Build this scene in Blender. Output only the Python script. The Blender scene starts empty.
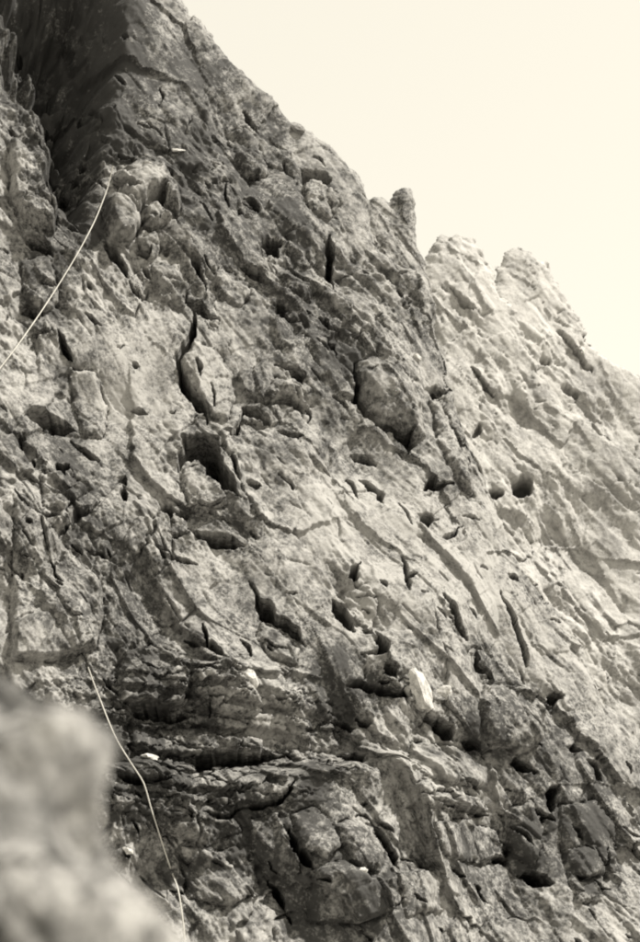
import bpy, math, random
import numpy as np

# ------------------------------------------------------------------ camera, sky, sun, exposure
sc = bpy.context.scene
PITCH = math.radians(12.0)
HALF = math.tan(math.radians(20.0))
cam = bpy.data.cameras.new('camera')
cam.sensor_fit = 'VERTICAL'
cam.angle = math.radians(40.0)
cam.clip_start = 0.05
cam.clip_end = 4000
cam.dof.use_dof = True
cam.dof.focus_distance = 19.0
cam.dof.aperture_fstop = 1.7
cam_o = bpy.data.objects.new('camera', cam)
cam_o.rotation_euler = (math.pi / 2 + PITCH, 0, 0)
sc.collection.objects.link(cam_o)
sc.camera = cam_o

SUN = np.array([0.54, -0.05, 0.84]); SUN /= np.linalg.norm(SUN)
EL = math.asin(SUN[2]); AZ = math.atan2(SUN[0], SUN[1])
world = bpy.data.worlds.new('World'); sc.world = world; world.use_nodes = True
nt = world.node_tree
bg = nt.nodes['Background']
sky = nt.nodes.new('ShaderNodeTexSky')
sky.sky_type = 'NISHITA'; sky.sun_disc = False
sky.sun_elevation = EL; sky.sun_rotation = AZ
sky.air_density = 1.0; sky.dust_density = 6.0; sky.ozone_density = 1.0; sky.altitude = 1500
bw = nt.nodes.new('ShaderNodeRGBToBW')                 # the picture is monochrome: hazy white sky
gm = nt.nodes.new('ShaderNodeMath'); gm.operation = 'POWER'; gm.inputs[1].default_value = 0.22
tn = nt.nodes.new('ShaderNodeMix'); tn.data_type = 'RGBA'; tn.blend_type = 'MULTIPLY'; tn.inputs[0].default_value = 1
tn.inputs[7].default_value = (1.76, 1.66, 1.42, 1)
nt.links.new(sky.outputs[0], bw.inputs[0]); nt.links.new(bw.outputs[0], gm.inputs[0])
nt.links.new(gm.outputs[0], tn.inputs[6]); nt.links.new(tn.outputs[2], bg.inputs[0])
bg.inputs[1].default_value = 0.15
sun = bpy.data.lights.new('sun', 'SUN'); sun.energy = 2.6; sun.angle = math.radians(1.5); sun.color = (1, 0.955, 0.88)
sun_o = bpy.data.objects.new('sun', sun); sc.collection.objects.link(sun_o)
from mathutils import Vector
sun_o.rotation_euler = Vector(SUN).to_track_quat('Z', 'Y').to_euler()
vs = sc.view_settings
vs.view_transform = 'Standard'; vs.look = 'None'; vs.gamma = 1; vs.use_curve_mapping = False
vs.exposure = 1.7
sc.cycles.use_denoising = True
sc.cycles.max_bounces = 5
sc.cycles.filter_width = 2.0

# ------------------------------------------------------------------ helpers
FW = np.array([0, math.cos(PITCH), math.sin(PITCH)]); UPV = np.array([0, -math.sin(PITCH), math.cos(PITCH)]); RT = np.array([1.0, 0, 0])

def ray(px, py):
    px = np.asarray(px, float); py = np.asarray(py, float)
    x = (px - 320) / 471 * HALF; y = (471 - py) / 471 * HALF
    return x[..., None] * RT + FW + y[..., None] * UPV

def project(P):
    d = P @ FW
    return 320 + (P @ RT) / d / HALF * 471, 471 - (P @ UPV) / d / HALF * 471

def make_perm(seed):
    r = np.random.RandomState(seed)
    p = r.permutation(512); return np.concatenate([p, p]), r.rand(512) * 2 * np.pi

def perlin(x, y, seed=0):
    P, A = make_perm(seed)
    gx, gy = np.cos(A), np.sin(A)
    xi = np.floor(x).astype(np.int64); yi = np.floor(y).astype(np.int64)
    xf = x - xi; yf = y - yi
    u = xf * xf * xf * (xf * (xf * 6 - 15) + 10); v = yf * yf * yf * (yf * (yf * 6 - 15) + 10)
    def g(ix, iy, fx, fy):
        h = P[P[ix & 511] + (iy & 511)]
        return gx[h] * fx + gy[h] * fy
    a = g(xi, yi, xf, yf); b = g(xi + 1, yi, xf - 1, yf)
    c = g(xi, yi + 1, xf, yf - 1); d = g(xi + 1, yi + 1, xf - 1, yf - 1)
    return ((a + u * (b - a)) + v * ((c + u * (d - c)) - (a + u * (b - a)))) * 1.5

def fbm(x, y, seed=0, octv=4, gain=0.5, lac=2.03, ridged=False):
    s = np.zeros_like(x); a = 1.0
    for i in range(octv):
        n = perlin(x, y, seed + i)
        s += a * ((1 - 2 * np.abs(n)) if ridged else n)
        x = x * lac + 17.3; y = y * lac + 5.1; a *= gain
    return s

def worley(x, y, seed=0):
    """nearest cell: F1, F2, offsets to its seed, three random numbers and an id of the cell"""
    r = np.random.RandomState(seed); N = 256
    J = r.rand(N, N, 2) * 0.86 + 0.07; RND = r.rand(N, N, 3)
    xi = np.floor(x).astype(np.int64); yi = np.floor(y).astype(np.int64)
    f1 = np.full(x.shape, 9.0); f2 = np.full(x.shape, 9.0)
    bx = np.zeros_like(x); by = np.zeros_like(x); cx = xi.copy(); cy = yi.copy()
    for dx in (-1, 0, 1):
        for dy in (-1, 0, 1):
            ix = xi + dx; iy = yi + dy
            j = J[ix & 255, iy & 255]
            ex = x - ix - j[..., 0]; ey = y - iy - j[..., 1]
            d = np.sqrt(ex * ex + ey * ey)
            m = d < f1
            f2 = np.where(m, f1, np.minimum(f2, d)); f1 = np.where(m, d, f1)
            bx = np.where(m, ex, bx); by = np.where(m, ey, by); cx = np.where(m, ix, cx); cy = np.where(m, iy, cy)
    R = RND[cx & 255, cy & 255]
    return f1, f2, bx, by, R, (cx & 255) * 256 + (cy & 255)

def smooth(e0, e1, x):
    t = np.clip((x - e0) / (e1 - e0), 0, 1); return t * t * (3 - 2 * t)

def seg_dist(X, Y, pts):
    """distance to a polyline, which side (+ = right of its direction on the picture), the fraction along it"""
    best = np.full(X.shape, 1e9); side = np.zeros(X.shape); tt = np.zeros(X.shape)
    n = len(pts) - 1
    for i in range(n):
        (x0, y0), (x1, y1) = pts[i][:2], pts[i + 1][:2]
        dx, dy = x1 - x0, y1 - y0; L = dx * dx + dy * dy + 1e-9
        t = np.clip(((X - x0) * dx + (Y - y0) * dy) / L, 0, 1)
        d = np.hypot(X - x0 - t * dx, Y - y0 - t * dy)
        m = d < best
        best = np.where(m, d, best); tt = np.where(m, (i + t) / n, tt)
        side = np.where(m, np.sign(dx * (Y - y0) - dy * (X - x0)), side)
    return best, side, tt

def poly_sd(X, Y, pts):
    """signed distance to a closed outline, positive inside"""
    ins = np.zeros(X.shape, bool); n = len(pts)
    for i in range(n):
        (x0, y0), (x1, y1) = pts[i], pts[(i + 1) % n]
        c = ((y0 > Y) != (y1 > Y)) & (X < (x1 - x0) * (Y - y0) / (y1 - y0 + 1e-12) + x0)
        ins ^= c
    d, _, _ = seg_dist(X, Y, list(pts) + [pts[0]])
    return np.where(ins, d, -d)

def poly_near(X, Y, pts):
    best = np.full(X.shape, 1e9); nx = X.copy(); ny = Y.copy(); n = len(pts)
    for i in range(n):
        (x0, y0), (x1, y1) = pts[i], pts[(i + 1) % n]
        dx, dy = x1 - x0, y1 - y0; L = dx * dx + dy * dy + 1e-9
        t = np.clip(((X - x0) * dx + (Y - y0) * dy) / L, 0, 1)
        cx = x0 + t * dx; cy = y0 + t * dy
        d = (X - cx) ** 2 + (Y - cy) ** 2
        m = d < best
        best = np.where(m, d, best); nx = np.where(m, cx, nx); ny = np.where(m, cy, ny)
    return nx, ny

def tag(o, label=None, cat=None, group=None, kind=None):
    if label: o['label'] = label
    if cat: o['category'] = cat
    if group: o['group'] = group
    if kind: o['kind'] = kind
    return o

def empty(name, loc=(0, 0, 0)):
    o = bpy.data.objects.new(name, None); o.location = loc; sc.collection.objects.link(o); return o

def mesh_from(name, V, F, mat, parent=None, tone=None, smooth_shade=False):
    me = bpy.data.meshes.new(name)
    if parent is not None: V = V - np.array(parent.location)          # parts are written in the frame of their thing
    V = np.ascontiguousarray(V, np.float32); F = np.ascontiguousarray(F, np.int32); k = F.shape[1]
    me.vertices.add(len(V)); me.vertices.foreach_set('co', V.ravel())
    me.loops.add(F.size); me.loops.foreach_set('vertex_index', F.ravel())
    me.polygons.add(len(F)); me.polygons.foreach_set('loop_start', np.arange(0, F.size, k, dtype=np.int32))
    me.polygons.foreach_set('loop_total', np.full(len(F), k, np.int32))
    if smooth_shade: me.polygons.foreach_set('use_smooth', np.ones(len(F), bool))
    if tone is not None:
        a = me.attributes.new('tone', 'FLOAT', 'POINT'); a.data.foreach_set('value', np.ascontiguousarray(tone, np.float32))
    me.update(calc_edges=True)
    me.materials.append(mat)
    o = bpy.data.objects.new(name, me); sc.collection.objects.link(o)
    if parent: o.parent = parent
    return o

# ------------------------------------------------------------------ materials
def rock_material(name, dark, mid, light, grain=1.0, bump=0.5, rot=(0, 0, 0), scale=(1, 1, 1)):
    m = bpy.data.materials.new(name); m.use_nodes = True
    t = m.node_tree; N = t.nodes; L = t.links
    b = N['Principled BSDF']; b.inputs['Roughness'].default_value = 0.88
    b.inputs['Specular IOR Level'].default_value = 0.25
    tc = N.new('ShaderNodeTexCoord'); mp = N.new('ShaderNodeMapping')
    mp.inputs['Rotation'].default_value = rot; mp.inputs['Scale'].default_value = scale
    L.new(tc.outputs['Object'], mp.inputs[0])
    def noise(sc_, det, rough=0.6, src=None):
        n = N.new('ShaderNodeTexNoise'); n.inputs['Scale'].default_value = sc_; n.inputs['Detail'].default_value = det
        n.inputs['Roughness'].default_value = rough
        L.new((src or mp).outputs[0] if src is None else tc.outputs['Object'], n.inputs['Vector']); return n
    def math_(op, a, b_):
        k = N.new('ShaderNodeMath'); k.operation = op
        for i, v in enumerate((a, b_)):
            if isinstance(v, (int, float)): k.inputs[i].default_value = v
            else: L.new(v, k.inputs[i])
        return k.outputs[0]
    n1 = noise(0.9 * grain, 8, 0.62)                 # stretched mineral bands
    n2 = noise(6.0 * grain, 6, 0.75, tc)              # blotches
    n3 = noise(22.0 * grain, 5, 0.8, tc)             # speckle
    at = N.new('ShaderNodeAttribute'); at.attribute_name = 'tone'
    s = math_('ADD', math_('MULTIPLY', math_('SUBTRACT', n1.outputs[0], 0.5), 2.0), math_('MULTIPLY', math_('SUBTRACT', n2.outputs[0], 0.5), 2.3))
    n4 = noise(1.6 * grain, 3, 0.5, tc)             # where the skin is speckled and where it is clean
    amt = math_('MULTIPLY', math_('MAXIMUM', math_('SUBTRACT', n4.outputs[0], 0.30), 0.02), 9.0)
    s = math_('ADD', s, math_('MULTIPLY', math_('SUBTRACT', n3.outputs[0], 0.5), amt))
    oi = N.new('ShaderNodeObjectInfo')
    s = math_('ADD', s, math_('MULTIPLY', math_('SUBTRACT', oi.outputs['Random'], 0.5), 0.10))
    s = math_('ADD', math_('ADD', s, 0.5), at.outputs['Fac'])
    r = N.new('ShaderNodeValToRGB'); L.new(s, r.inputs[0])
    e = r.color_ramp.elements
    e[0].position = 0.16; e[0].color = (*dark, 1); e[1].position = 0.86; e[1].color = (*light, 1)
    x = e.new(0.5); x.color = (*mid, 1)
    L.new(r.outputs[0], b.inputs['Base Color'])
    bm = N.new('ShaderNodeBump'); bm.inputs['Strength'].default_value = bump; bm.inputs['Distance'].default_value = 0.03 / grain
    hb = math_('ADD', math_('MULTIPLY', n2.outputs[0], 1.2), math_('MULTIPLY', n3.outputs[0], 0.6))
    L.new(hb, bm.inputs['Height']); L.new(bm.outputs[0], b.inputs['Normal'])
    return m

def g(v): return (v, v * 0.975, v * 0.92)
ROCK = rock_material('weathered_schist', g(0.042), g(0.165), g(0.285), 1.0, 0.4, (0.3, 0.75, 0.2), (1.3, 0.8, 0.8))
ROCK_FAR = rock_material('pale_ridge_rock', g(0.20), g(0.30), g(0.38), 0.55, 0.5, (0.3, 0.6, 0.2), (1.6, 0.7, 0.7))
ROCK_NEAR = rock_material('foreground_rock', g(0.04), g(0.18), g(0.36), 3.5, 0.4)
STONE_PALE = rock_material('pale_quartz', g(0.22), g(0.42), g(0.6), 3.0, 0.3)
STONE_GREY = rock_material('grey_stone', g(0.1), g(0.2), g(0.3), 3.0, 0.4)

# ------------------------------------------------------------------ rock faces
class Wall:
    """a leaning plane in the place: strike turned by A, leaning back by LEAN, passing DIST along the ray of one picture point"""
    def __init__(self, A, LEAN, at_px, DIST):
        A = math.radians(A); LEAN = math.radians(LEAN)
        nh = np.array([math.sin(A), -math.cos(A), 0]); z = np.array([0, 0, 1.0])
        self.t = np.array([math.cos(A), math.sin(A), 0])
        self.n = nh * math.cos(LEAN) + z * math.sin(LEAN)
        self.u = -nh * math.sin(LEAN) + z * math.cos(LEAN)
        d = ray(*at_px); self.p0 = d / np.linalg.norm(d) * DIST
        self.D = self.n @ self.p0
    def hit(self, px, py):
        d = ray(px, py); k = self.D / (d @ self.n); return d * k[..., None] if np.ndim(k) else d * k
    def ab(self, P): return (P - self.p0) @ self.t, (P - self.p0) @ self.u

def axis(lo, hi, a, b, fine=1.0, coarse=3.0):
    return np.concatenate([np.arange(lo, a, coarse), np.arange(a, b, fine), np.arange(b, hi, coarse)])

def crags(x, y, seed, slope=1.0, cap=0.15):
    """angular lumps: each cell a flat-topped pyramid of its own turn, the highest one wins"""
    r = np.random.RandomState(seed); N = 256
    J = r.rand(N, N, 2) * 0.9 + 0.05; O = r.rand(N, N); T = r.rand(N, N) * math.pi; K = r.rand(N, N, 4)
    xi = np.floor(x).astype(np.int64); yi = np.floor(y).astype(np.int64)
    best = np.full(x.shape, -9.0)
    for dx in (-1, 0, 1):
        for dy in (-1, 0, 1):
            ix = (xi + dx); iy = (yi + dy); ia = ix & 255; ib = iy & 255
            j = J[ia, ib]; ex = x - ix - j[..., 0]; ey = y - iy - j[..., 1]
            c = np.cos(T[ia, ib]); s_ = np.sin(T[ia, ib]); k = K[ia, ib]
            p = ex * c + ey * s_; q = -ex * s_ + ey * c
            d = np.maximum(np.maximum(p * (0.6 + k[..., 0]), -p * (0.6 + k[..., 1])), np.maximum(q * (0.6 + k[..., 2]), -q * (0.6 + k[..., 3])))
            top = 0.10 * (k[..., 0] - 0.5) * p + 0.10 * (k[..., 2] - 0.5) * q
            v = 0.55 * O[ia, ib] - slope * np.maximum(d - cap, 0) + top
            best = np.maximum(best, v)
    return best

def rock_relief(a, b, seed, S, lin=52.0, amp=1.0):
    """relief in metres of fractured, foliated rock; S = size of the largest blocks. Returns coarse relief, fine relief, block ids"""
    th = math.radians(lin)
    wx = a + 0.08 * S * fbm(a / S * 0.7, b / S * 0.7, seed + 1, 2); wy = b + 0.08 * S * fbm(a / S * 0.7 + 9, b / S * 0.7, seed + 5, 2)
    # foliation runs down to the right on the face
    p = (wx * math.cos(th) - wy * math.sin(th)); q = (wx * math.sin(th) + wy * math.cos(th))
    low = 0.30 * S * fbm(a / (3.2 * S), b / (3.2 * S), seed + 11, 3)
    rough = smooth(-0.35, 0.5, fbm(a / (1.6 * S), b / (1.6 * S), seed + 45, 3))      # smooth slabs and broken patches
    bite = crags(p / (0.16 * S), q / (0.12 * S), seed + 21) - 0.2; nick = fbm(a / (0.10 * S), b / (0.10 * S), seed + 27, 3, 0.6)      # broken edges
    f1, f2, ex, ey, R, idc = worley((p + 0.06 * S * bite + 0.02 * S * nick) / (1.5 * S), (q + 0.07 * S * bite - 0.02 * S * nick) / (0.8 * S), seed + 20)
    coarse = S * (0.07 * (R[..., 0] - 0.5) + 0.17 * (R[..., 1] - 0.5) * ex + 0.21 * (R[..., 2] - 0.5) * ey) * smooth(0, 0.016 + 0.02 * rough, f2 - f1)
    coarse += S * 0.085 * crags(p / (1.3 * S), q / (0.75 * S), seed + 23, 0.9, 0.2)
    S2 = S * 0.36
    f1, f2, ex, ey, R, _ = worley(p / (1.7 * S2) + 0.1 * perlin(p / S2, q / S2, seed + 31), q / (0.75 * S2), seed + 40)
    mid = S2 * (0.10 * (R[..., 0] - 0.5) + 0.26 * (R[..., 1] - 0.5) * ex + 0.34 * (R[..., 2] - 0.5) * ey)
    mid = mid * smooth(0, 0.04, f2 - f1)
    gap2 = smooth(0.15, 0.5, fbm(a / (0.8 * S2) + 5, b / (0.8 * S2), seed + 49, 2))
    mid -= 0.22 * S2 * np.exp(-((f2 - f1) / (0.008 + 0.034 * gap2)) ** 2) * smooth(0, .4, gap2)
    mid += S2 * 0.30 * crags(p / (1.4 * S2), q / (0.7 * S2), seed + 43, 1.0, 0.12)
    S3 = S2 * 0.40
    fine = S3 * 0.30 * crags(p / (1.5 * S3), q / (0.75 * S3), seed + 63, 1.0, 0.10)
    S4 = S3 * 0.42
    S5 = S4 * 0.5
    fine3 = S5 * 0.36 * crags(p / (1.4 * S5), q / (0.8 * S5), seed + 77, 1.0, 0.08)
    fine2 = S4 * 0.38 * crags(p / (1.5 * S4), q / (0.8 * S4), seed + 73, 1.0, 0.08)
    streak = 0.10 * S3 * fbm(p / (2.2 * S3), q / (0.28 * S3), seed + 70, 3, 0.6)
    f1, f2, ex, ey, R, _ = worley(p / (3.2 * S2) + 31, q / (0.55 * S2), seed + 80)     # thin plates along the foliation
    plates = S2 * (0.17 * (R[..., 0] - 0.5) + 0.08 * (R[..., 1] - 0.5) * ex + 0.26 * (R[..., 2] - 0.5) * ey) * smooth(0, 0.025, f2 - f1) * smooth(0.3, 0.75, R[..., 1])
    th2 = th + math.radians(74)                                                        # a second set of joints across it
    p2 = a * math.cos(th2) - b * math.sin(th2); q2 = a * math.sin(th2) + b * math.cos(th2)
    f1, f2, ex, ey, R, _ = worley(p2 / (2.2 * S2) + 11, q2 / (0.8 * S2), seed + 84)
    plates += S2 * (0.15 * (R[..., 0] - 0.5) + 0.22 * (R[..., 2] - 0.5) * ey) * smooth(0, 0.025, f2 - f1) * smooth(0.45, 0.8, R[..., 1])
    det = amp * (plates + mid * (0.22 + 0.75 * rough) + fine * (0.22 + 0.6 * rough) + fine2 * (0.4 + 0.8 * rough) + fine3 * (0.5 + 0.7 * rough) + 0.22 * streak)
    return low, amp * coarse + det, idc, rough

def build_face(parent, piece_name, wall, xs, ys, outline, seed, S, mat, stamps=None, lin=52.0, amp=1.0, tone_fn=None, macro_fn=None, edge=0.5, fold=3.2, back=1.6, min_faces=60, grow=0.0, jag=0.06):
    PX, PY = np.meshgrid(xs, ys)
    P = wall.hit(PX, PY)
    a, b = wall.ab(P)
    low, det, idc, rough = rock_relief(a, b, seed, S, lin, amp)
    M = low
    if macro_fn: M = M + macro_fn(PX, PY)
    # the outline of the face against the sky or the rock behind, in metres on the plane
    corners = wall.hit(np.array([p[0] for p in outline], float), np.array([p[1] for p in outline], float))
    oa, ob = wall.ab(corners)
    jx = jag * S * (fbm(a / (0.4 * S), b / (0.4 * S), seed + 90, 4, 0.6) + 0.8 * crags(a / (0.3 * S), b / (0.3 * S), seed + 95) - 0.2)
    op = list(zip(oa, ob))
    sd = poly_sd(a + jx, b + 0.6 * jx, op) + grow
    na, nb_ = poly_near(a + jx, b + 0.6 * jx, op)
    out = sd < 0
    sa = np.where(out, na - a - jx, 0) * 1.25; sb = np.where(out, nb_ - b - 0.6 * jx, 0) * 1.25
    M = M * smooth(-0.2, 1.8 * S, sd)
    M = M - np.where(sd < edge, (edge - np.clip(sd, 0, edge)) ** 2 / edge * 0.55, 0)
    X1 = P + wall.n * M[..., None]
    QX, QY = project(X1)
    h = det * (0.55 + 0.6 * smooth(-0.3 * S, 0.9 * S, sd))
    ids = idc.astype(np.int64).copy()
    tone = np.zeros_like(h); dig = np.zeros_like(h)
    if stamps:
        h, dig, ids, tone = stamps(QX, QY, h, ids, a, b)
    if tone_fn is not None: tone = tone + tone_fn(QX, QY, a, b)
    shear = (-wall.u * 0.28 - wall.t * 0.18)
    into = -wall.n + wall.t * 0.45 + wall.u * 0.12                   # joints run in and to the right
    X = X1 + wall.n * h[..., None] + shear * h[..., None] + into * dig[..., None]
    # beyond the outline the rock turns away and runs back behind the edge
    away = wall.p0 / np.linalg.norm(wall.p0)
    X = X + sa[..., None] * wall.t + sb[..., None] * wall.u + away * (np.clip(-sd, 0, None) * fold)[..., None]
    # faces
    ny, nx = PX.shape
    I = np.arange(ny * nx).reshape(ny, nx)
    F = np.stack([I[1:, :-1], I[1:, 1:], I[:-1, 1:], I[:-1, :-1]], -1).reshape(-1, 4)
    sdf = sd.ravel()
    keep = sdf[F].min(1) > -back
    F = F[keep]
    fid = ids.ravel()[F[:, 0]]
    Xf = X.reshape(-1, 3); tf = tone.ravel()
    # tiny slivers join their commonest neighbour id
    u, inv, cnt = np.unique(fid, return_inverse=True, return_counts=True)
    order = np.argsort(inv, kind='stable'); F = F[order]; inv = inv[order]
    starts = np.searchsorted(inv, np.arange(len(u))); ends = np.append(starts[1:], len(inv))
    objs = []; rest = []
    for k in range(len(u)):
        f = F[starts[k]:ends[k]]
        if len(f) < min_faces: rest.append(f); continue
        vi, loc = np.unique(f, return_inverse=True)
        objs.append(mesh_from(piece_name(int(u[k])), Xf[vi], loc.reshape(f.shape), mat, parent, tf[vi]))
    if rest:
        f = np.concatenate(rest); vi, loc = np.unique(f, return_inverse=True)
        o = mesh_from('rock_chips', Xf[vi], loc.reshape(f.shape), mat, parent, tf[vi]); o['kind'] = 'stuff'
    return objs, (xs, ys, X)

# ---- what the photograph shows on the main face, as picture points on the face: cracks, hollows, blocks, bulges
# crack: points (x, y, width), depth in metres, lift of the rock on the upper/right side
CRACKS = [
    ([(194,308,5),(192,322,4),(191,338,6),(177,359,6),(179,380,6),(184,392,9),(203,411,11),(208,424,4)], .55, .08),
    ([(178,472,6),(180,458,12),(190,449,22),(203,451,24),(213,470,18),(224,487,14),(236,502,6)], .6, .14),
    ([(186,529,3),(200,535,5),(214,541,7),(228,545,9),(243,547,7)], .5, .10),
    ([(159,551,3),(161,559,3),(178,562,4),(196,567,3)], .25, .04),
    ([(24,412,9),(40,418,12),(56,426,12),(75,432,5)], .55, .15),
    ([(56,540,5),(64,526,8),(76,514,8),(100,502,4)], .4, .18),
    ([(20,236,5),(34,244,10),(52,257,6)], .5, .1),
    ([(20,306,10),(38,318,9)], .5, .1),
    ([(329,235,5),(330,255,8),(332,268,6),(337,287,3)], .4, .08),
    ([(241,265,4),(252,274,6),(264,286,3)], .35, .06),
    ([(276,305,8),(281,313,7),(276,319,3),(299,323,3)], .4, .06),
    ([(273,368,3),(290,371,4),(299,380,7),(300,385,3)], .35, .06),
    ([(244,409,5),(255,417,8),(267,426,3)], .45, .08),
    ([(220,434,3),(238,434,5)], .3, .05),
    ([(237,434,3),(240,420,2),(247,408,3)], .25, .05),
    ([(275,433,3),(286,439,4),(298,441,3)], .3, .05),
    ([(246,484,6),(259,487,4)], .4, .05),
    ([(356,362,3),(355,378,6),(355,394,6),(366,414,6),(384,430,7),(398,438,6),(411,447,4)], .22, .0),
    ([(255,402,4),(270,404,6),(284,402,6),(303,416,4)], .35, .12),
    ([(350,454,3),(364,460,8),(377,464,3)], .4, .06),
    ([(358,481,3),(370,487,5),(379,493,3),(382,503,6)], .35, .05),
    ([(256,597,5),(262,606,12),(268,618,8),(284,625,6),(296,635,5),(308,645,3)], .5, .12),
    ([(333,600,4),(337,609,10),(346,618,7),(355,630,9)], .5, .10),
    ([(374,630,5),(380,645,9),(378,654,5),(362,654,4)], .4, .06),
    ([(283,594,3),(296,593,3)], .25, .04),
    ([(118,776,6),(140,779,7),(166,779,6)], .5, .12),
    ([(186,761,6),(206,762,13),(226,760,14),(250,758,11),(284,756,6)], .7, .22),
    ([(249,808,5),(266,803,8),(282,797,6),(294,780,4)], .4, .10),
    ([(285,830,6),(287,850,6),(306,869,9)], .4, .08),
    ([(377,823,6),(389,844,8),(402,867,6)], .55, .05),
    ([(272,882,3),(280,893,5),(290,910,4)], .4, .05),
    ([(118,709,6),(140,711,9),(168,714,10),(196,718,5)], .5, .20),
    ([(422,717,7),(438,721,7)], .4, .06),
    ([(424,798,3),(450,806,5),(470,810,5),(490,815,3)], .3, .08),
    ([(478,650,4),(482,668,7),(498,676,5)], .35, .1),
    ([(103,246,8),(116,262,8),(127,279,4)], .5, .08),
    ([(178,254,5),(190,262,7),(198,276,5),(204,296,4)], .4, .06),
    ([(128,283,3),(132,293,5),(138,300,3)], .3, .04),
    ([(112,188,3),(122,198,4),(131,205,4)], .3, .0),
    ([(32,206,3),(52,194,3)], .25, .0),
    ([(185,640,4),(205,646,6),(222,660,5)], .3, .10),
    ([(205,812,4),(225,816,6),(246,808,4)], .3, .06),
    ([(340,755,5),(358,758,7),(371,757,4)], .35, .05),
    ([(384,664,6),(388,672,9),(392,680,4)], .4, .05),
    ([(433,722,5),(446,729,10),(452,740,6)], .35, .05),
    ([(180,300,3),(196,309,7),(204,318,4),(218,324,3)], .35, .05),
    ([(344,482,3),(356,500,3)], .2, .04),
    ([(398,560,3),(405,590,3)], .2, .04),
    ([(70,440,3),(90,458,5),(100,462,3)], .25, .06),
    ([(58,330,3),(66,352,6),(72,360,3)], .35, .06),
    ([(440,596,3),(470,640,3)], .25, .06),
    ([(500,590,3),(522,640,4),(530,665,3)], .25, .08),
]
# hollow: x, y, rx, ry, turn (degrees, clockwise on the picture), depth
HOLLOWS = [
    (267,247,11,11,30,.60), (158,210,9,13,-30,.55), (170,226,9,4,30,.35), (434,391,11,6,20,.5), (407,441,7,11,-20,.45),
    (426,517,9,5,10,.45), (433,482,7,5,0,.4), (351,571,4,7,30,.35), (437,486,6,4,0,.3), (313,178,16,6,15,.35),
    (557,696,7,6,30,.4), (572,749,8,4,10,.4), (552,797,7,15,10,.3), (523,765,14,5,30,.25), (532,878,14,7,20,.4),
    (123,482,5,4,0,.25), (121,496,5,8,0,.2), (168,513,10,6,10,.3), (183,516,6,5,0,.35), (347,727,7,4,40,.3), (361,723,5,4,40,.3),
    (396,694,22,7,12,.35), (362,686,16,5,10,.3), (252,178,6,4,20,.25), (140,258,8,4,0,.35), (195,309,6,4,0,.35),
    (330,345,10,5,40,.3), (60,470,8,5,30,.25), (470,745,12,6,20,.35), (500,860,14,5,15,.3), (592,770,5,12,-20,.3),
]
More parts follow.
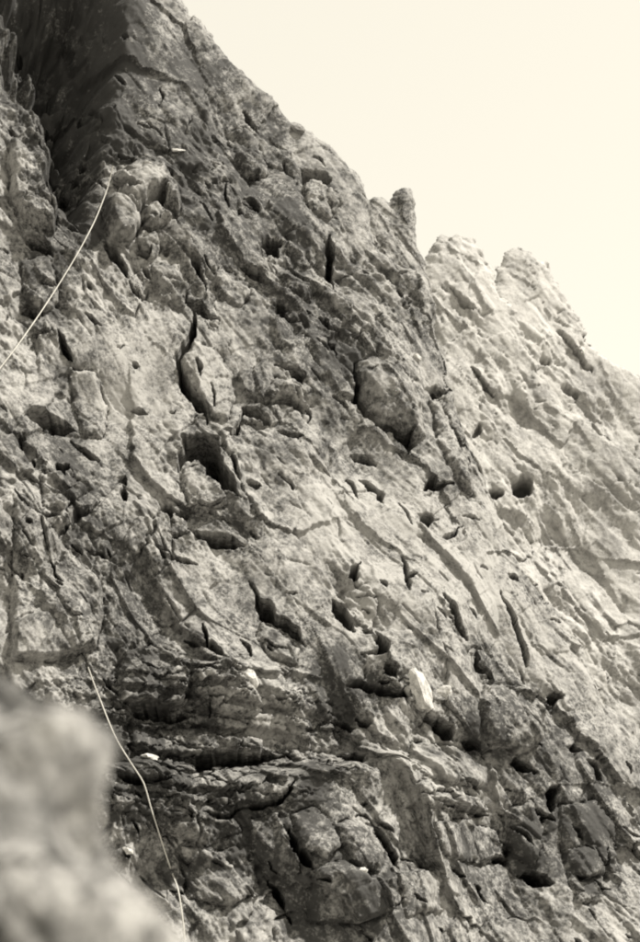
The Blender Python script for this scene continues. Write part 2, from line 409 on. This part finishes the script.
# blocks: outline, how far it stands proud, softness of its edge in picture points
BLOCKS = [
    ([(111,183),(120,171),(140,164),(158,176),(174,192),(180,210),(175,224),(165,212),(150,202),(138,214),(133,226),(121,210)], 0.216, 8),
    ([(99,210),(110,203),(124,210),(133,221),(135,240),(127,255),(113,251),(103,234)], 0.302, 10),
    ([(137,221),(150,214),(162,216),(166,231),(152,241),(139,239)], 0.176, 7),
    ([(134,243),(150,243),(160,256),(150,266),(138,258)], 0.051, 6),
    ([(181,362),(192,345),(215,350),(232,372),(236,400),(226,422),(210,418),(200,402),(186,388)], 0.061, 6),
    ([(358,364),(372,356),(392,364),(408,386),(420,412),(424,438),(412,444),(392,428),(372,412),(360,392)], 0.100, 14),
    ([(262,398),(274,380),(296,388),(310,408),(300,412),(284,398)], 0.075, 8),
    ([(184,470),(200,466),(214,486),(224,505),(205,515),(188,505),(180,488)], 0.017, 5),
    ([(28,124),(40,132),(52,158),(46,188),(58,212),(52,240),(30,228),(10,200),(8,140)], 0.252, 8),
    ([(36,258),(52,262),(60,300),(44,314),(24,300),(20,262)], 0.085, 6),
    ([(14,500),(41,517),(58,540),(78,562),(99,584),(102,620),(96,650),(60,660),(10,660)], 0.136, 8),
    ([(118,650),(150,644),(178,654),(186,690),(180,708),(150,706),(120,704)], 0.136, 6),
    ([(190,660),(222,664),(250,690),(262,712),(238,720),(204,714),(188,700)], 0.102, 6),
    ([(130,722),(176,722),(210,728),(236,742),(228,754),(180,756),(130,750)], 0.085, 6),
    ([(212,738),(240,732),(262,742),(258,752),(225,754)], 0.085, 5),
    ([(306,873),(320,864),(338,861),(362,870),(384,884),(391,908),(360,925),(315,922)], 0.136, 10),
    ([(290,815),(312,806),(330,820),(336,845),(316,862),(294,850)], 0.061, 8),
    ([(332,826),(352,815),(372,826),(386,852),(378,872),(350,864),(336,850)], 0.051, 8),
    ([(395,866),(420,858),(440,880),(442,912),(405,915)], 0.051, 8),
    ([(150,800),(190,794),(232,806),(244,830),(210,846),(160,836)], 0.051, 8),
    ([(176,846),(214,852),(252,846),(262,885),(230,905),(190,900)], 0.051, 8),
    ([(250,820),(278,812),(284,845),(296,872),(272,880),(252,858)], 0.045, 7),
    ([(484,684),(502,680),(525,686),(546,700),(540,740),(520,756),(486,742),(478,710)], 0.102, 6),
    ([(404,790),(424,780),(468,794),(490,808),(480,816),(440,808),(408,806)], 0.045, 6),
    ([(430,822),(470,820),(500,832),(510,858),(480,866),(440,856)], 0.051, 7),
    ([(505,812),(535,800),(545,830),(535,868),(510,850)], 0.045, 7),
    ([(560,806),(590,800),(612,830),(616,870),(580,880),(562,850)], 0.045, 7),
    ([(566,850),(590,846),(606,876),(600,902),(572,902)], 0.061, 7),
    ([(410,742),(440,744),(470,752),(500,770),(494,790),(450,784),(412,768)], 0.045, 7),
    ([(300,735),(330,722),(345,735),(340,750),(308,752)], 0.051, 6),
    ([(262,622),(282,632),(300,648),(296,668),(270,655),(256,640)], 0.054, 6),
    ([(345,590),(365,585),(380,605),(374,628),(356,622)], 0.054, 6),
    ([(286,236),(305,228),(325,240),(328,262),(305,268),(288,256)], 0.051, 6),
    ([(268,262),(290,272),(318,285),(312,300),(282,290)], 0.054, 6),
    ([(300,180),(322,188),(340,205),(330,220),(305,208)], 0.048, 5),
    ([(228,130),(246,126),(262,150),(268,176),(250,182),(236,160)], 0.061, 6),
    ([(212,268),(235,272),(250,292),(240,310),(218,300)], 0.048, 6),
    ([(150,270),(176,268),(188,290),(180,312),(158,300)], 0.054, 7),
    ([(428,400),(440,400),(452,426),(466,458),(474,498),(456,480),(440,440)], 0.075, 5),
    ([(70,365),(96,372),(108,410),(102,440),(84,436),(72,404)], 0.051, 7),
    ([(42,470),(70,470),(88,490),(64,512),(44,506)], 0.068, 6),
]
# bulges: x, y, rx, ry, turn, height
BULGES = [
    (140,210,60,70,30,.30), (385,400,45,60,-30,.25), (150,400,90,110,0,.15), (300,470,70,50,35,.18), (420,580,60,80,-35,.25),
    (260,330,60,40,30,.18), (230,680,70,40,15,.25), (500,720,60,40,20,.25), (330,860,90,50,0,.25), (150,830,60,50,0,.2),
    (300,200,50,60,30,.2), (180,100,40,50,20,.2), (580,800,40,70,-20,.2),
]

# smoother slabs: x, y, rx, ry, turn, how much of the relief is gone
CALM = [(120,390,55,75,0,.5), (160,95,45,55,0,.45), (300,500,75,35,38,.45), (420,590,40,95,-35,.45), (540,640,30,90,-32,.5), (335,210,30,60,-30,.3), (220,390,22,40,0,.4), (60,600,40,50,0,.4), (560,820,40,90,-30,.35), (250,620,50,50,30,.3), (500,715,30,30,0,.3)]

def face_stamps(QX, QY, h, ids, a, b):
    jx = 2.2 * fbm(a / 0.30, b / 0.30, 501, 3); jy = 2.2 * fbm(a / 0.30 + 3, b / 0.30 + 8, 507, 3)
    X = QX + jx; Y = QY + jy
    tone = np.zeros_like(h); dig = np.zeros_like(h); rnd = np.random.RandomState(12)
    wob = fbm(QX / 9, QY / 9, 521, 3, 0.6); wob2 = crags(QX / 11, QY / 8, 531) - 0.2; wob3 = fbm(QX / 12, QY / 12, 541, 2, 0.5)
    def window(x0, x1, y0, y1, pad):
        return (X > x0 - pad) & (X < x1 + pad) & (Y > y0 - pad) & (Y < y1 + pad)
    for (x, y, rx, ry, tu, hh) in BULGES:
        m = window(x - 1.5 * max(rx, ry), x + 1.5 * max(rx, ry), y - 1.5 * max(rx, ry), y + 1.5 * max(rx, ry), 0)
        c, s = math.cos(math.radians(tu)), math.sin(math.radians(tu))
        dx, dy = X[m] - x, Y[m] - y
        r = np.hypot((dx * c + dy * s) / rx, (-dx * s + dy * c) / ry)
        h[m] += hh * (1 - smooth(0, 1.25, r))
    # low-angle layers of the ledge band at the foot
    band = smooth(1.15, 0.6, np.hypot((X - 190) / 190, (Y - 740) / 95))
    f1, f2, ex, ey, R, _ = worley(X / 58 + 0.2 * wob, (Y - 0.10 * X) / 8.5 + 0.25 * wob, 611)
    h += band * 0.17 * (R[..., 0] - 0.5 + 0.5 * (R[..., 2] - 0.3) * ey) * smooth(0, 0.07, f2 - f1) - band * 0.06 * np.exp(-((f2 - f1) / 0.07) ** 2)
    for (x, y, rx, ry, tu, k) in CALM:
        c, s = math.cos(math.radians(tu)), math.sin(math.radians(tu)); dx, dy = X - x, Y - y
        h *= 1 - k * smooth(1.2, 0.6, np.hypot((dx * c + dy * s) / rx, (-dx * s + dy * c) / ry))
    nb = 70000
    for k, (pts, up, soft) in enumerate(BLOCKS):
        xs_ = [p[0] for p in pts]; ys_ = [p[1] for p in pts]
        m = window(min(xs_), max(xs_), min(ys_), max(ys_), 25)
        s = poly_sd(X[m], Y[m], pts)
        rel = np.clip(s / (0.8 * soft), 0, 1) ** 0.8
        cx, cy = np.mean(xs_), np.mean(ys_)
        tilt = 1 + 0.006 * (X[m] - cx) + 0.004 * (Y[m] - cy)
        hm = h[m] * np.where(s > 0, 1.15, 1.0) + up * rel * tilt - 0.07 * np.exp(-np.abs(s) / 1.4) * smooth(-.1, .3, wob[m]) - 0.05 * np.exp(-np.clip(-s, 0, None) / 7) * (s <= 0)
        h[m] = hm
        im = ids[m]; im[s > 0] = nb + k; ids[m] = im
    for pts, dep, lift in CRACKS:
        w = np.array([p[2] for p in pts], float)
        m = window(min(p[0] for p in pts), max(p[0] for p in pts), min(p[1] for p in pts), max(p[1] for p in pts), 45)
        d, side, t = seg_dist(X[m], Y[m], pts)
        ww = np.interp(t, np.linspace(0, 1, len(w)), w) * 0.46
        endf = np.sqrt(np.clip(np.minimum(t, 1 - t) * 6, 0.15, 1))
        ww = ww * (0.3 + 0.7 * smooth(0, .2, t) * smooth(1, .8, t)) * (1.15 + 0.45 * wob3[m])
        dig[m] = np.maximum(dig[m], 3.0 * dep * endf * smooth(1.15, 0.7, d / np.maximum(ww, 0.75) + 0.22 * wob2[m]))
        if lift: h[m] += lift * smooth(0, .3, t) * smooth(1, .7, t) * (side < 0) * np.exp(-np.clip(d - ww, 0, None) / 14) * (d < 45) 
    for k in range(240):                                              # short open joints, most of them along the foliation
        x = rnd.uniform(-30, 650); y = rnd.uniform(30, 950); L = 3 + 11 * rnd.rand() ** 2
        an = math.radians(rnd.normal(48, 14) if rnd.rand() < 0.7 else rnd.normal(12, 16)); w_ = 0.7 + 1.5 * rnd.rand() ** 2
        bend = rnd.normal(0, 0.35); dx, dy = L * math.cos(an), L * math.sin(an); ex_, ey_ = L * math.cos(an + bend), L * math.sin(an + bend)
        m = window(x - 16, x + 16, y - 16, y + 16, 0)
        d, side, t = seg_dist(X[m], Y[m], [(x - dx, y - dy), (x, y), (x + ex_, y + ey_)])
        wd = w_ * (0.25 + 0.75 * smooth(0, .35, t) * smooth(1, .65, t))
        dig[m] = np.maximum(dig[m], (0.12 + 0.22 * w_) * smooth(1.2, 0.6, d / np.maximum(wd, .6)))
        h[m] += 0.03 * w_ * smooth(0, .3, t) * smooth(1, .7, t) * (side < 0) * np.exp(-d / 6)
    for (x, y, rx, ry, tu, dep) in HOLLOWS:
        R_ = 2 * max(rx, ry)
        m = window(x - R_, x + R_, y - R_, y + R_, 4)
        c, s = math.cos(math.radians(tu)), math.sin(math.radians(tu))
        dx, dy = X[m] - x, Y[m] - y
        ex_, ey_ = (dx * c + dy * s) / (0.85 * rx), (-dx * s + dy * c) / (0.85 * ry)
        an = rnd.rand() * 6.28; r = np.zeros_like(ex_)
        for q in range(4):                                            # a hollow is bounded by straight breaks
            an += 1.1 + rnd.rand() * 0.9; r = np.maximum(r, (ex_ * math.cos(an) + ey_ * math.sin(an)) / (0.65 + 0.5 * rnd.rand()))
        big = min(1.0, 9.0 / max(rx, ry)); r = r * (1 + 0.35 * big * wob[m]) + 0.3 * big * wob3[m]
        dig[m] = np.maximum(dig[m], 2.8 * dep * smooth(1.1, 0.7, r))
    return h, dig, ids, tone

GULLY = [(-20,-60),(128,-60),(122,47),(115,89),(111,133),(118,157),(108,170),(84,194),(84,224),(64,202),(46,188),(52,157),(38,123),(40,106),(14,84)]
def face_macro(PX, PY):
    s = poly_sd(PX + 4 * perlin(PX / 14, PY / 14, 3), PY + 4 * perlin(PX / 14, PY / 14, 4), GULLY)
    m = -1.5 * smooth(-10, 60, s)
    gx = PX + 6 * perlin(PX / 20, PY / 20, 8)
    m = m + (1.0 * crags(gx / 34, PY / 52, 311) + 0.6 * crags(gx / 15, PY / 24, 312) + 0.25 * crags(gx / 7, PY / 11, 313) - 0.5) * smooth(-6, 18, s)
    # the ledge that cuts across the foot of the face, and the foot standing forward of it
    m = m + 0.55 * smooth(752, 790, PY + 6 * perlin(PX / 30, PY / 30, 6)) * smooth(520, 380, PX)
    return m

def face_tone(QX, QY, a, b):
    """dark gully tone, mostly painted shade with some stain; kinds of rock: dark banded schist at the foot, pale rock to the right"""
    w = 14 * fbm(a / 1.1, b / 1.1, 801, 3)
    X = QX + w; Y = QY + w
    t = -0.60 * smooth(-45, 14, poly_sd(X, Y, GULLY))  # shade of the gully painted into the rock colour, with a soft margin
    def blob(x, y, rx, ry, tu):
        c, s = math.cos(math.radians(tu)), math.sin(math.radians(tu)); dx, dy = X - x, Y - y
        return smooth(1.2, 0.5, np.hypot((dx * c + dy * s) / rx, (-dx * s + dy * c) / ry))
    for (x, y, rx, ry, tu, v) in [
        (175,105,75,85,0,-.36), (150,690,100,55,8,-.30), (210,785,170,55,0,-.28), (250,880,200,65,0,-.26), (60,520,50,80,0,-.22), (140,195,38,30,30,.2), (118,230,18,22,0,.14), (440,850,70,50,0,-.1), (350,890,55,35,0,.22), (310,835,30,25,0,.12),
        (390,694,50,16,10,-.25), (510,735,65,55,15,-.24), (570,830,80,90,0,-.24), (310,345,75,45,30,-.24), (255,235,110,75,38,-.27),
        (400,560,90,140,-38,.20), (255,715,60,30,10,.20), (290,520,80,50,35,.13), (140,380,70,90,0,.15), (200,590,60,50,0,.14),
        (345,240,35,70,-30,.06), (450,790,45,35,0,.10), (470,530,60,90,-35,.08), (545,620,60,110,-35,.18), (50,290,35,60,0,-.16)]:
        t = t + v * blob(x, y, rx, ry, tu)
    return t

MAIN = Wall(28, 22, (320, 471), 18.5)
MAIN_OUT = [(-420,-90),(120,-90),(160,-20),(186,14),(203,37),(221,57),(238,72),(252,85),(268,95),(279,106),(290,122),(313,132),(329,147),(337,161),(353,172),(360,197),(361,226),(372,252),(398,268),
            (424,278),(428,330),(437,378),(452,420),(468,458),(486,505),(512,560),(545,604),(578,655),(606,705),(650,765),(800,900),(900,1300),(-420,1300)]
cliff = empty('cliff', tuple(MAIN.p0))
tag(cliff, 'steep fractured grey rock face filling the left and centre, cut by black cracks', None, None, 'structure')
xs = axis(-240, 800, -12, 652, 1.0, 3.0); ys = axis(-84, 1150, -8, 952, 1.0, 3.0)
def cliff_piece(i):
    return 'rock_block' if i >= 70000 else 'rock_slab'
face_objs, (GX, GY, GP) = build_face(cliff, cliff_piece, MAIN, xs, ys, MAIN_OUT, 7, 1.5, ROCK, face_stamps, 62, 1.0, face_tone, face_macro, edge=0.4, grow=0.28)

# ---- rock towers behind, along the crest
def simple_tone(base, amp, seed):
    return lambda QX, QY, a, b: base + amp * fbm(a / 3, b / 3, seed, 3)

def stamps_far(cracks, hollows):
    def f(QX, QY, h, ids, a, b):
        jx = 2.6 * fbm(a / 0.6, b / 0.6, 601, 4, .65); X = QX + jx; Y = QY + 2.6 * fbm(a / 0.6 + 7, b / 0.6, 605, 4, .65); dig = np.zeros_like(h)
        for pts, dep, lift in cracks:
            w = np.array([p[2] for p in pts], float); d, side, t = seg_dist(X, Y, pts)
            ww = np.interp(t, np.linspace(0, 1, len(w)), w) * 0.55
            dig = np.maximum(dig, dep * smooth(1.15, 0.6, d / ww)); h = h + lift * (side < 0) * np.exp(-np.clip(d - ww, 0, None) / 12) * np.clip(np.minimum(t, 1 - t) * 6, 0, 1)
        for (x, y, rx, ry, tu, dep) in hollows:
            c, s = math.cos(math.radians(tu)), math.sin(math.radians(tu)); dx, dy = X - x, Y - y
            dig = np.maximum(dig, dep * smooth(1.15, 0.6, np.hypot((dx * c + dy * s) / rx, (-dx * s + dy * c) / ry)))
        return h, dig, ids, np.zeros_like(h)
    return f

PIN = Wall(15, 10, (392, 230), 27)
pin = empty('rock_pinnacle', tuple(PIN.hit(392., 300.)))
tag(pin, 'small two-pronged rock pinnacle standing on the crest between the slope and the towers', 'rock pinnacle')
build_face(pin, lambda i: 'rock_slab', PIN, np.arange(352, 436, 0.9), np.arange(182, 320, 0.9),
    [(358,310),(362,240),(368,222),(370,209),(375,202),(379,198),(384,198),(389,206),(394,211),(398,201),(401,192),(407,189),(411,197),(411,222),(414,242),(422,262),(430,310)],
    41, 0.9, ROCK, None, 60, 0.9, simple_tone(.06, .1, 5), None, edge=0.3, back=0.5, min_faces=40, grow=0.14, jag=0.05)

TWA = Wall(20, 16, (460, 330), 34)
twa = empty('rock_tower', tuple(TWA.hit(470., 800.)))
tag(twa, 'broad flat-topped pale rock tower on the crest, nearest to the pinnacle', 'rock tower', 'towers along the crest')
build_face(twa, lambda i: 'rock_slab', TWA, axis(392, 800, 405, 652, 1.2, 3), axis(222, 900, 225, 720, 1.2, 4),
    [(396,340),(414,300),(426,276),(431,262),(434,250),(438,239),(443,236),(448,233),(451,238),(460,235),(464,239),(471,238),(479,249),(485,263),(492,275),(503,296),(524,345),(560,400),(610,440),(690,480),(800,520),(800,950),(380,950)],
    53, 1.5, ROCK_FAR, stamps_far([([(452,290,2),(462,306,3),(470,312,2)],.25,.1),([(470,366,2),(486,386,3),(492,396,2)],.3,.15),([(470,455,2),(480,478,3)],.25,.1)],
      [(522,486,10,11,20,1.2),(494,494,8,5,0,.8),(478,430,4,7,20,.4)]),
    55, 0.85, simple_tone(.04, .12, 8), None, edge=0.4, back=2.0, grow=0.16, jag=0.10)

TWB = Wall(24, 18, (530, 340), 45)
twb = empty('rock_tower', tuple(TWB.hit(560., 800.)))
tag(twb, 'rounded pale rock tower farthest right, its shoulder falling away to the right', 'rock tower', 'towers along the crest')
build_face(twb, lambda i: 'rock_slab', TWB, axis(470, 780, 480, 652, 1.2, 3), axis(236, 900, 240, 640, 1.2, 4),
    [(476,370),(494,310),(501,280),(505,264),(511,253),(519,249),(526,252),(533,252),(544,261),(550,272),(556,284),(565,302),(572,310),(580,321),(587,336),(599,353),(612,360),(622,368),(640,376),(665,395),(760,520),(800,900),(470,950)],
    67, 1.8, ROCK_FAR, stamps_far([([(560,330,2),(590,370,3)],.3,.15)],
      [(600,446,5,7,0,.8),(570,390,8,4,35,.5),(545,360,7,4,40,.4),(575,470,8,5,40,.5)]),
    55, 0.85, simple_tone(.07, .12, 9), None, edge=0.45, back=2.4, grow=0.22, jag=0.10)

# ------------------------------------------------------------------ where things rest on the face
PJX, PJY = project(GP.reshape(-1, 3)); GD = GP.reshape(-1, 3) @ FW
def surf(px, py, r=2.0):
    m = np.where((np.abs(PJX - px) < r) & (np.abs(PJY - py) < r))[0]
    if len(m) == 0: return MAIN.hit(float(px), float(py))
    k = m[np.argmin(GD[m])]; return GP.reshape(-1, 3)[k]

# ------------------------------------------------------------------ ropes
def mat_plain(name, col, rough=0.7):
    m = bpy.data.materials.new(name); m.use_nodes = True
    t = m.node_tree; b = t.nodes['Principled BSDF']; b.inputs['Roughness'].default_value = rough
    w = t.nodes.new('ShaderNodeTexWave'); w.inputs['Scale'].default_value = 30; w.inputs['Distortion'].default_value = 2
    r = t.nodes.new('ShaderNodeValToRGB'); t.links.new(w.outputs['Fac'], r.inputs[0])
    r.color_ramp.elements[0].color = (*[c * 0.75 for c in col], 1); r.color_ramp.elements[1].color = (*col, 1)
    t.links.new(r.outputs[0], b.inputs['Base Color']); return m
ROPE = mat_plain('braided_rope', (0.5, 0.485, 0.44))

def rope(name, pts, r, label, group):
    P = np.array(pts, float)
    # even spline through the points
    n = len(P); T = np.arange(n); tt = np.linspace(0, n - 1, n * 14)
    Q = []
    for t in tt:
        i = min(int(t), n - 2); f = t - i
        p0, p1, p2, p3 = P[max(i - 1, 0)], P[i], P[i + 1], P[min(i + 2, n - 1)]
        Q.append(0.5 * (2 * p1 + (p2 - p0) * f + (2 * p0 - 5 * p1 + 4 * p2 - p3) * f * f + (3 * p1 - p0 - 3 * p2 + p3) * f ** 3))
    Q = np.array(Q); K = 8; V = []; F = []
    for i in range(len(Q)):
        d = Q[min(i + 1, len(Q) - 1)] - Q[max(i - 1, 0)]; d /= np.linalg.norm(d)
        s = np.cross(d, [0.3, 0.9, 0.2]); s /= np.linalg.norm(s); w = np.cross(d, s)
        for k in range(K):
            an = 2 * math.pi * k / K; V.append(Q[i] + r * (math.cos(an) * s + math.sin(an) * w))
    for i in range(len(Q) - 1):
        for k in range(K): F.append((i * K + k, i * K + (k + 1) % K, (i + 1) * K + (k + 1) % K, (i + 1) * K + k))
    o = mesh_from(name, np.array(V), np.array(F), ROPE, None, None, True)
    return tag(o, label, 'rope', group)

def lay_rope(px, gap):
    """rope points just clear of the rock: the nearest rock around each point, evened out along the rope"""
    n = len(px); d = np.array([np.linalg.norm(surf(x, y, 3.0)) for x, y in px])
    e = np.array([d[max(0, i - 1):i + 2].min() for i in range(n)]) - gap
    for _ in range(3): e = np.array([np.minimum(e[i], e[max(0, i - 1):i + 2].mean()) for i in range(n)])
    D = ray(np.array([p[0] for p in px], float), np.array([p[1] for p in px], float))
    return D / np.linalg.norm(D, axis=1)[:, None] * e[:, None]
rope('climbing_rope', lay_rope([(113,166),(108,186),(102,203),(95,220),(86,238),(76,256),(64,276),(50,298),(36,319),(14,350),(-16,388),(-50,430)], .10), 0.0075,
     'pale rope hanging in a curve out of the dark gully', 'climbing ropes')
low_rope = lay_rope([(88,667),(94,684),(101,702),(108,720),(116,738),(124,752),(133,766),(142,780),(146,790),(151,808),(158,830),(163,846),(168,861),(172,873),(177,886),(180,900),(184,930),(186,960)], .03)
low_rope[13] *= 1.012
rope('climbing_rope', low_rope, 0.0072, 'pale rope running down the lower rocks behind the blurred foreground boulder', 'climbing ropes')

# ------------------------------------------------------------------ loose stones
import bmesh
from mathutils import noise as mnoise
def stone(name, px, py, size, squash, turn, mat, label, off=0.3, seed=1, cat='stone', grp=None):
    """angular stone: a rounded lump cut by planes; size in metres, squash = (x, y, z), turn about the line of sight"""
    bm = bmesh.new(); bmesh.ops.create_icosphere(bm, subdivisions=4, radius=1)
    r = np.random.RandomState(seed); cuts = [(v / np.linalg.norm(v), r.uniform(.5, .9)) for v in r.randn(16, 3)]
    for v in bm.verts:
        p = np.array(v.co)
        for nrm, d in cuts:
            e = p @ nrm - d
            if e > 0: p = p - nrm * e * 1.0
        q = p * (1 + 0.14 * mnoise.fractal(Vector(p * 2.0 + seed), 1, 2, 4))
        v.co = q
    me = bpy.data.meshes.new(name); bm.to_mesh(me); bm.free(); me.materials.append(mat)
    o = bpy.data.objects.new(name, me); sc.collection.objects.link(o)
    P = surf(px, py, 3); d = P / np.linalg.norm(P)
    o.location = P - d * (size * (off - 0.35))
    o.scale = (size * squash[0], size * squash[1], size * squash[2]); o.rotation_euler = (PITCH, math.radians(turn), 0)
    return tag(o, label, cat, grp)
G_ = 'loose pale stones'
crest_y = PJY[np.abs(PJX - 299) < 1.5].min()                          # the edge of the slope below the stone
perched = stone('perched_stone', 299, crest_y + 3, .17, (1.25, .9, .66), 35, STONE_GREY, 'small rounded stone perched on the skyline of the upper slope', .3, 3)
perched.location.z += 0.05
stone('pale_stone', 175, 148, .14, (1.0, .5, .28), -3, STONE_PALE, 'flat white stone on the dark slope right of the gully', .2, 4, grp=G_)
stone('pale_stone', 148, 160, .08, (1.0, .6, .4), 10, STONE_PALE, 'tiny pale stone just above the split block right of the gully', .2, 5, grp=G_)
stone('quartz_slab', 419, 688, .38, (.5, .4, 1.0), -28, STONE_PALE, 'tall bright white slab leaning beside the dark hollow', .2, 6, 'rock slab')
stone('pale_stone', 443, 690, .13, (1.0, .7, .85), 0, STONE_PALE, 'round white stone just right of the bright leaning slab', .2, 7, grp=G_)
stone('pale_stone', 254, 676, .19, (.6, .5, 1.0), -25, STONE_PALE, 'pale upright stone low on the face above the long black ledge crack', .2, 8, grp=G_)
stone('pale_stone', 417, 355, .10, (1.0, .7, .8), 0, STONE_PALE, 'pale stone high on the face near the boundary with the broad tower', .2, 9, grp=G_)
stone('pale_stone', 130, 850, .06, (1.1, .6, .7), 20, STONE_PALE, 'small white stone low between the foreground boulder and the rope', .2, 10, grp=G_)
stone('pale_stone', 366, 868, .07, (1.0, .6, .7), 0, STONE_PALE, 'small white stone beside the rounded boulder at the foot', .2, 11, grp=G_)
stone('pale_stone', 151, 754, .09, (1.5, .6, .35), 12, STONE_PALE, 'thin white stone on the ledge just right of the rope', .2, 12, grp=G_)

# ------------------------------------------------------------------ blurred boulder close to the camera
FG_OUT = [(-260,535),(-120,585),(-40,622),(20,644),(45,656),(74,672),(103,690),(116,702),(124,720),(119,744),(110,762),(108,789),(100,818),(102,850),(120,864),(142,884),(156,902),(176,918),(205,945),(300,1000),(360,1120),(-260,1120)]
FG = Wall(30, 35, (70, 780), 1.25)
fg = empty('boulder', tuple(FG.hit(40., 1100.)))
tag(fg, 'large out-of-focus rock close to the camera at the lower left', 'boulder')
def fg_macro(PX, PY):
    top = smooth(745, 690, PY + 0.1 * (PX - 80))                      # crown leaning back to the light
    return (0.10 * (1 - smooth(0, 1.2, np.hypot((PX - 55) / 75, (PY - 735) / 60))) - 0.10 * top - 0.13 * (1 - smooth(0.1, 1.2, np.hypot((PX - 88) / 34, (PY - 815) / 48)))
            + 0.07 * smooth(835, 900, PY - 0.15 * (PX - 100)) - 0.05 * smooth(900, 960, PY))
build_face(fg, lambda i: 'rock_surface', FG, np.arange(-260, 365, 2.0), np.arange(590, 1120, 2.0), FG_OUT, 77, 0.22, ROCK_NEAR, lambda QX, QY, h, ids, a, b: (h, h * 0, ids * 0, np.zeros_like(h)), 50, 0.8, None, fg_macro, edge=0.06, back=0.14, fold=4)

# ------------------------------------------------------------------ ground far below
bm = bmesh.new(); bmesh.ops.create_grid(bm, x_segments=60, y_segments=60, size=2500)
for v in bm.verts: v.co.z = -60 + 8 * mnoise.fractal(v.co * 0.004, 1, 2, 4)
me = bpy.data.meshes.new('ground'); bm.to_mesh(me); bm.free(); me.materials.append(ROCK_FAR)
gr = bpy.data.objects.new('ground', me); sc.collection.objects.link(gr)
tag(gr, 'stony valley floor far below the rock face', None, None, 'structure')
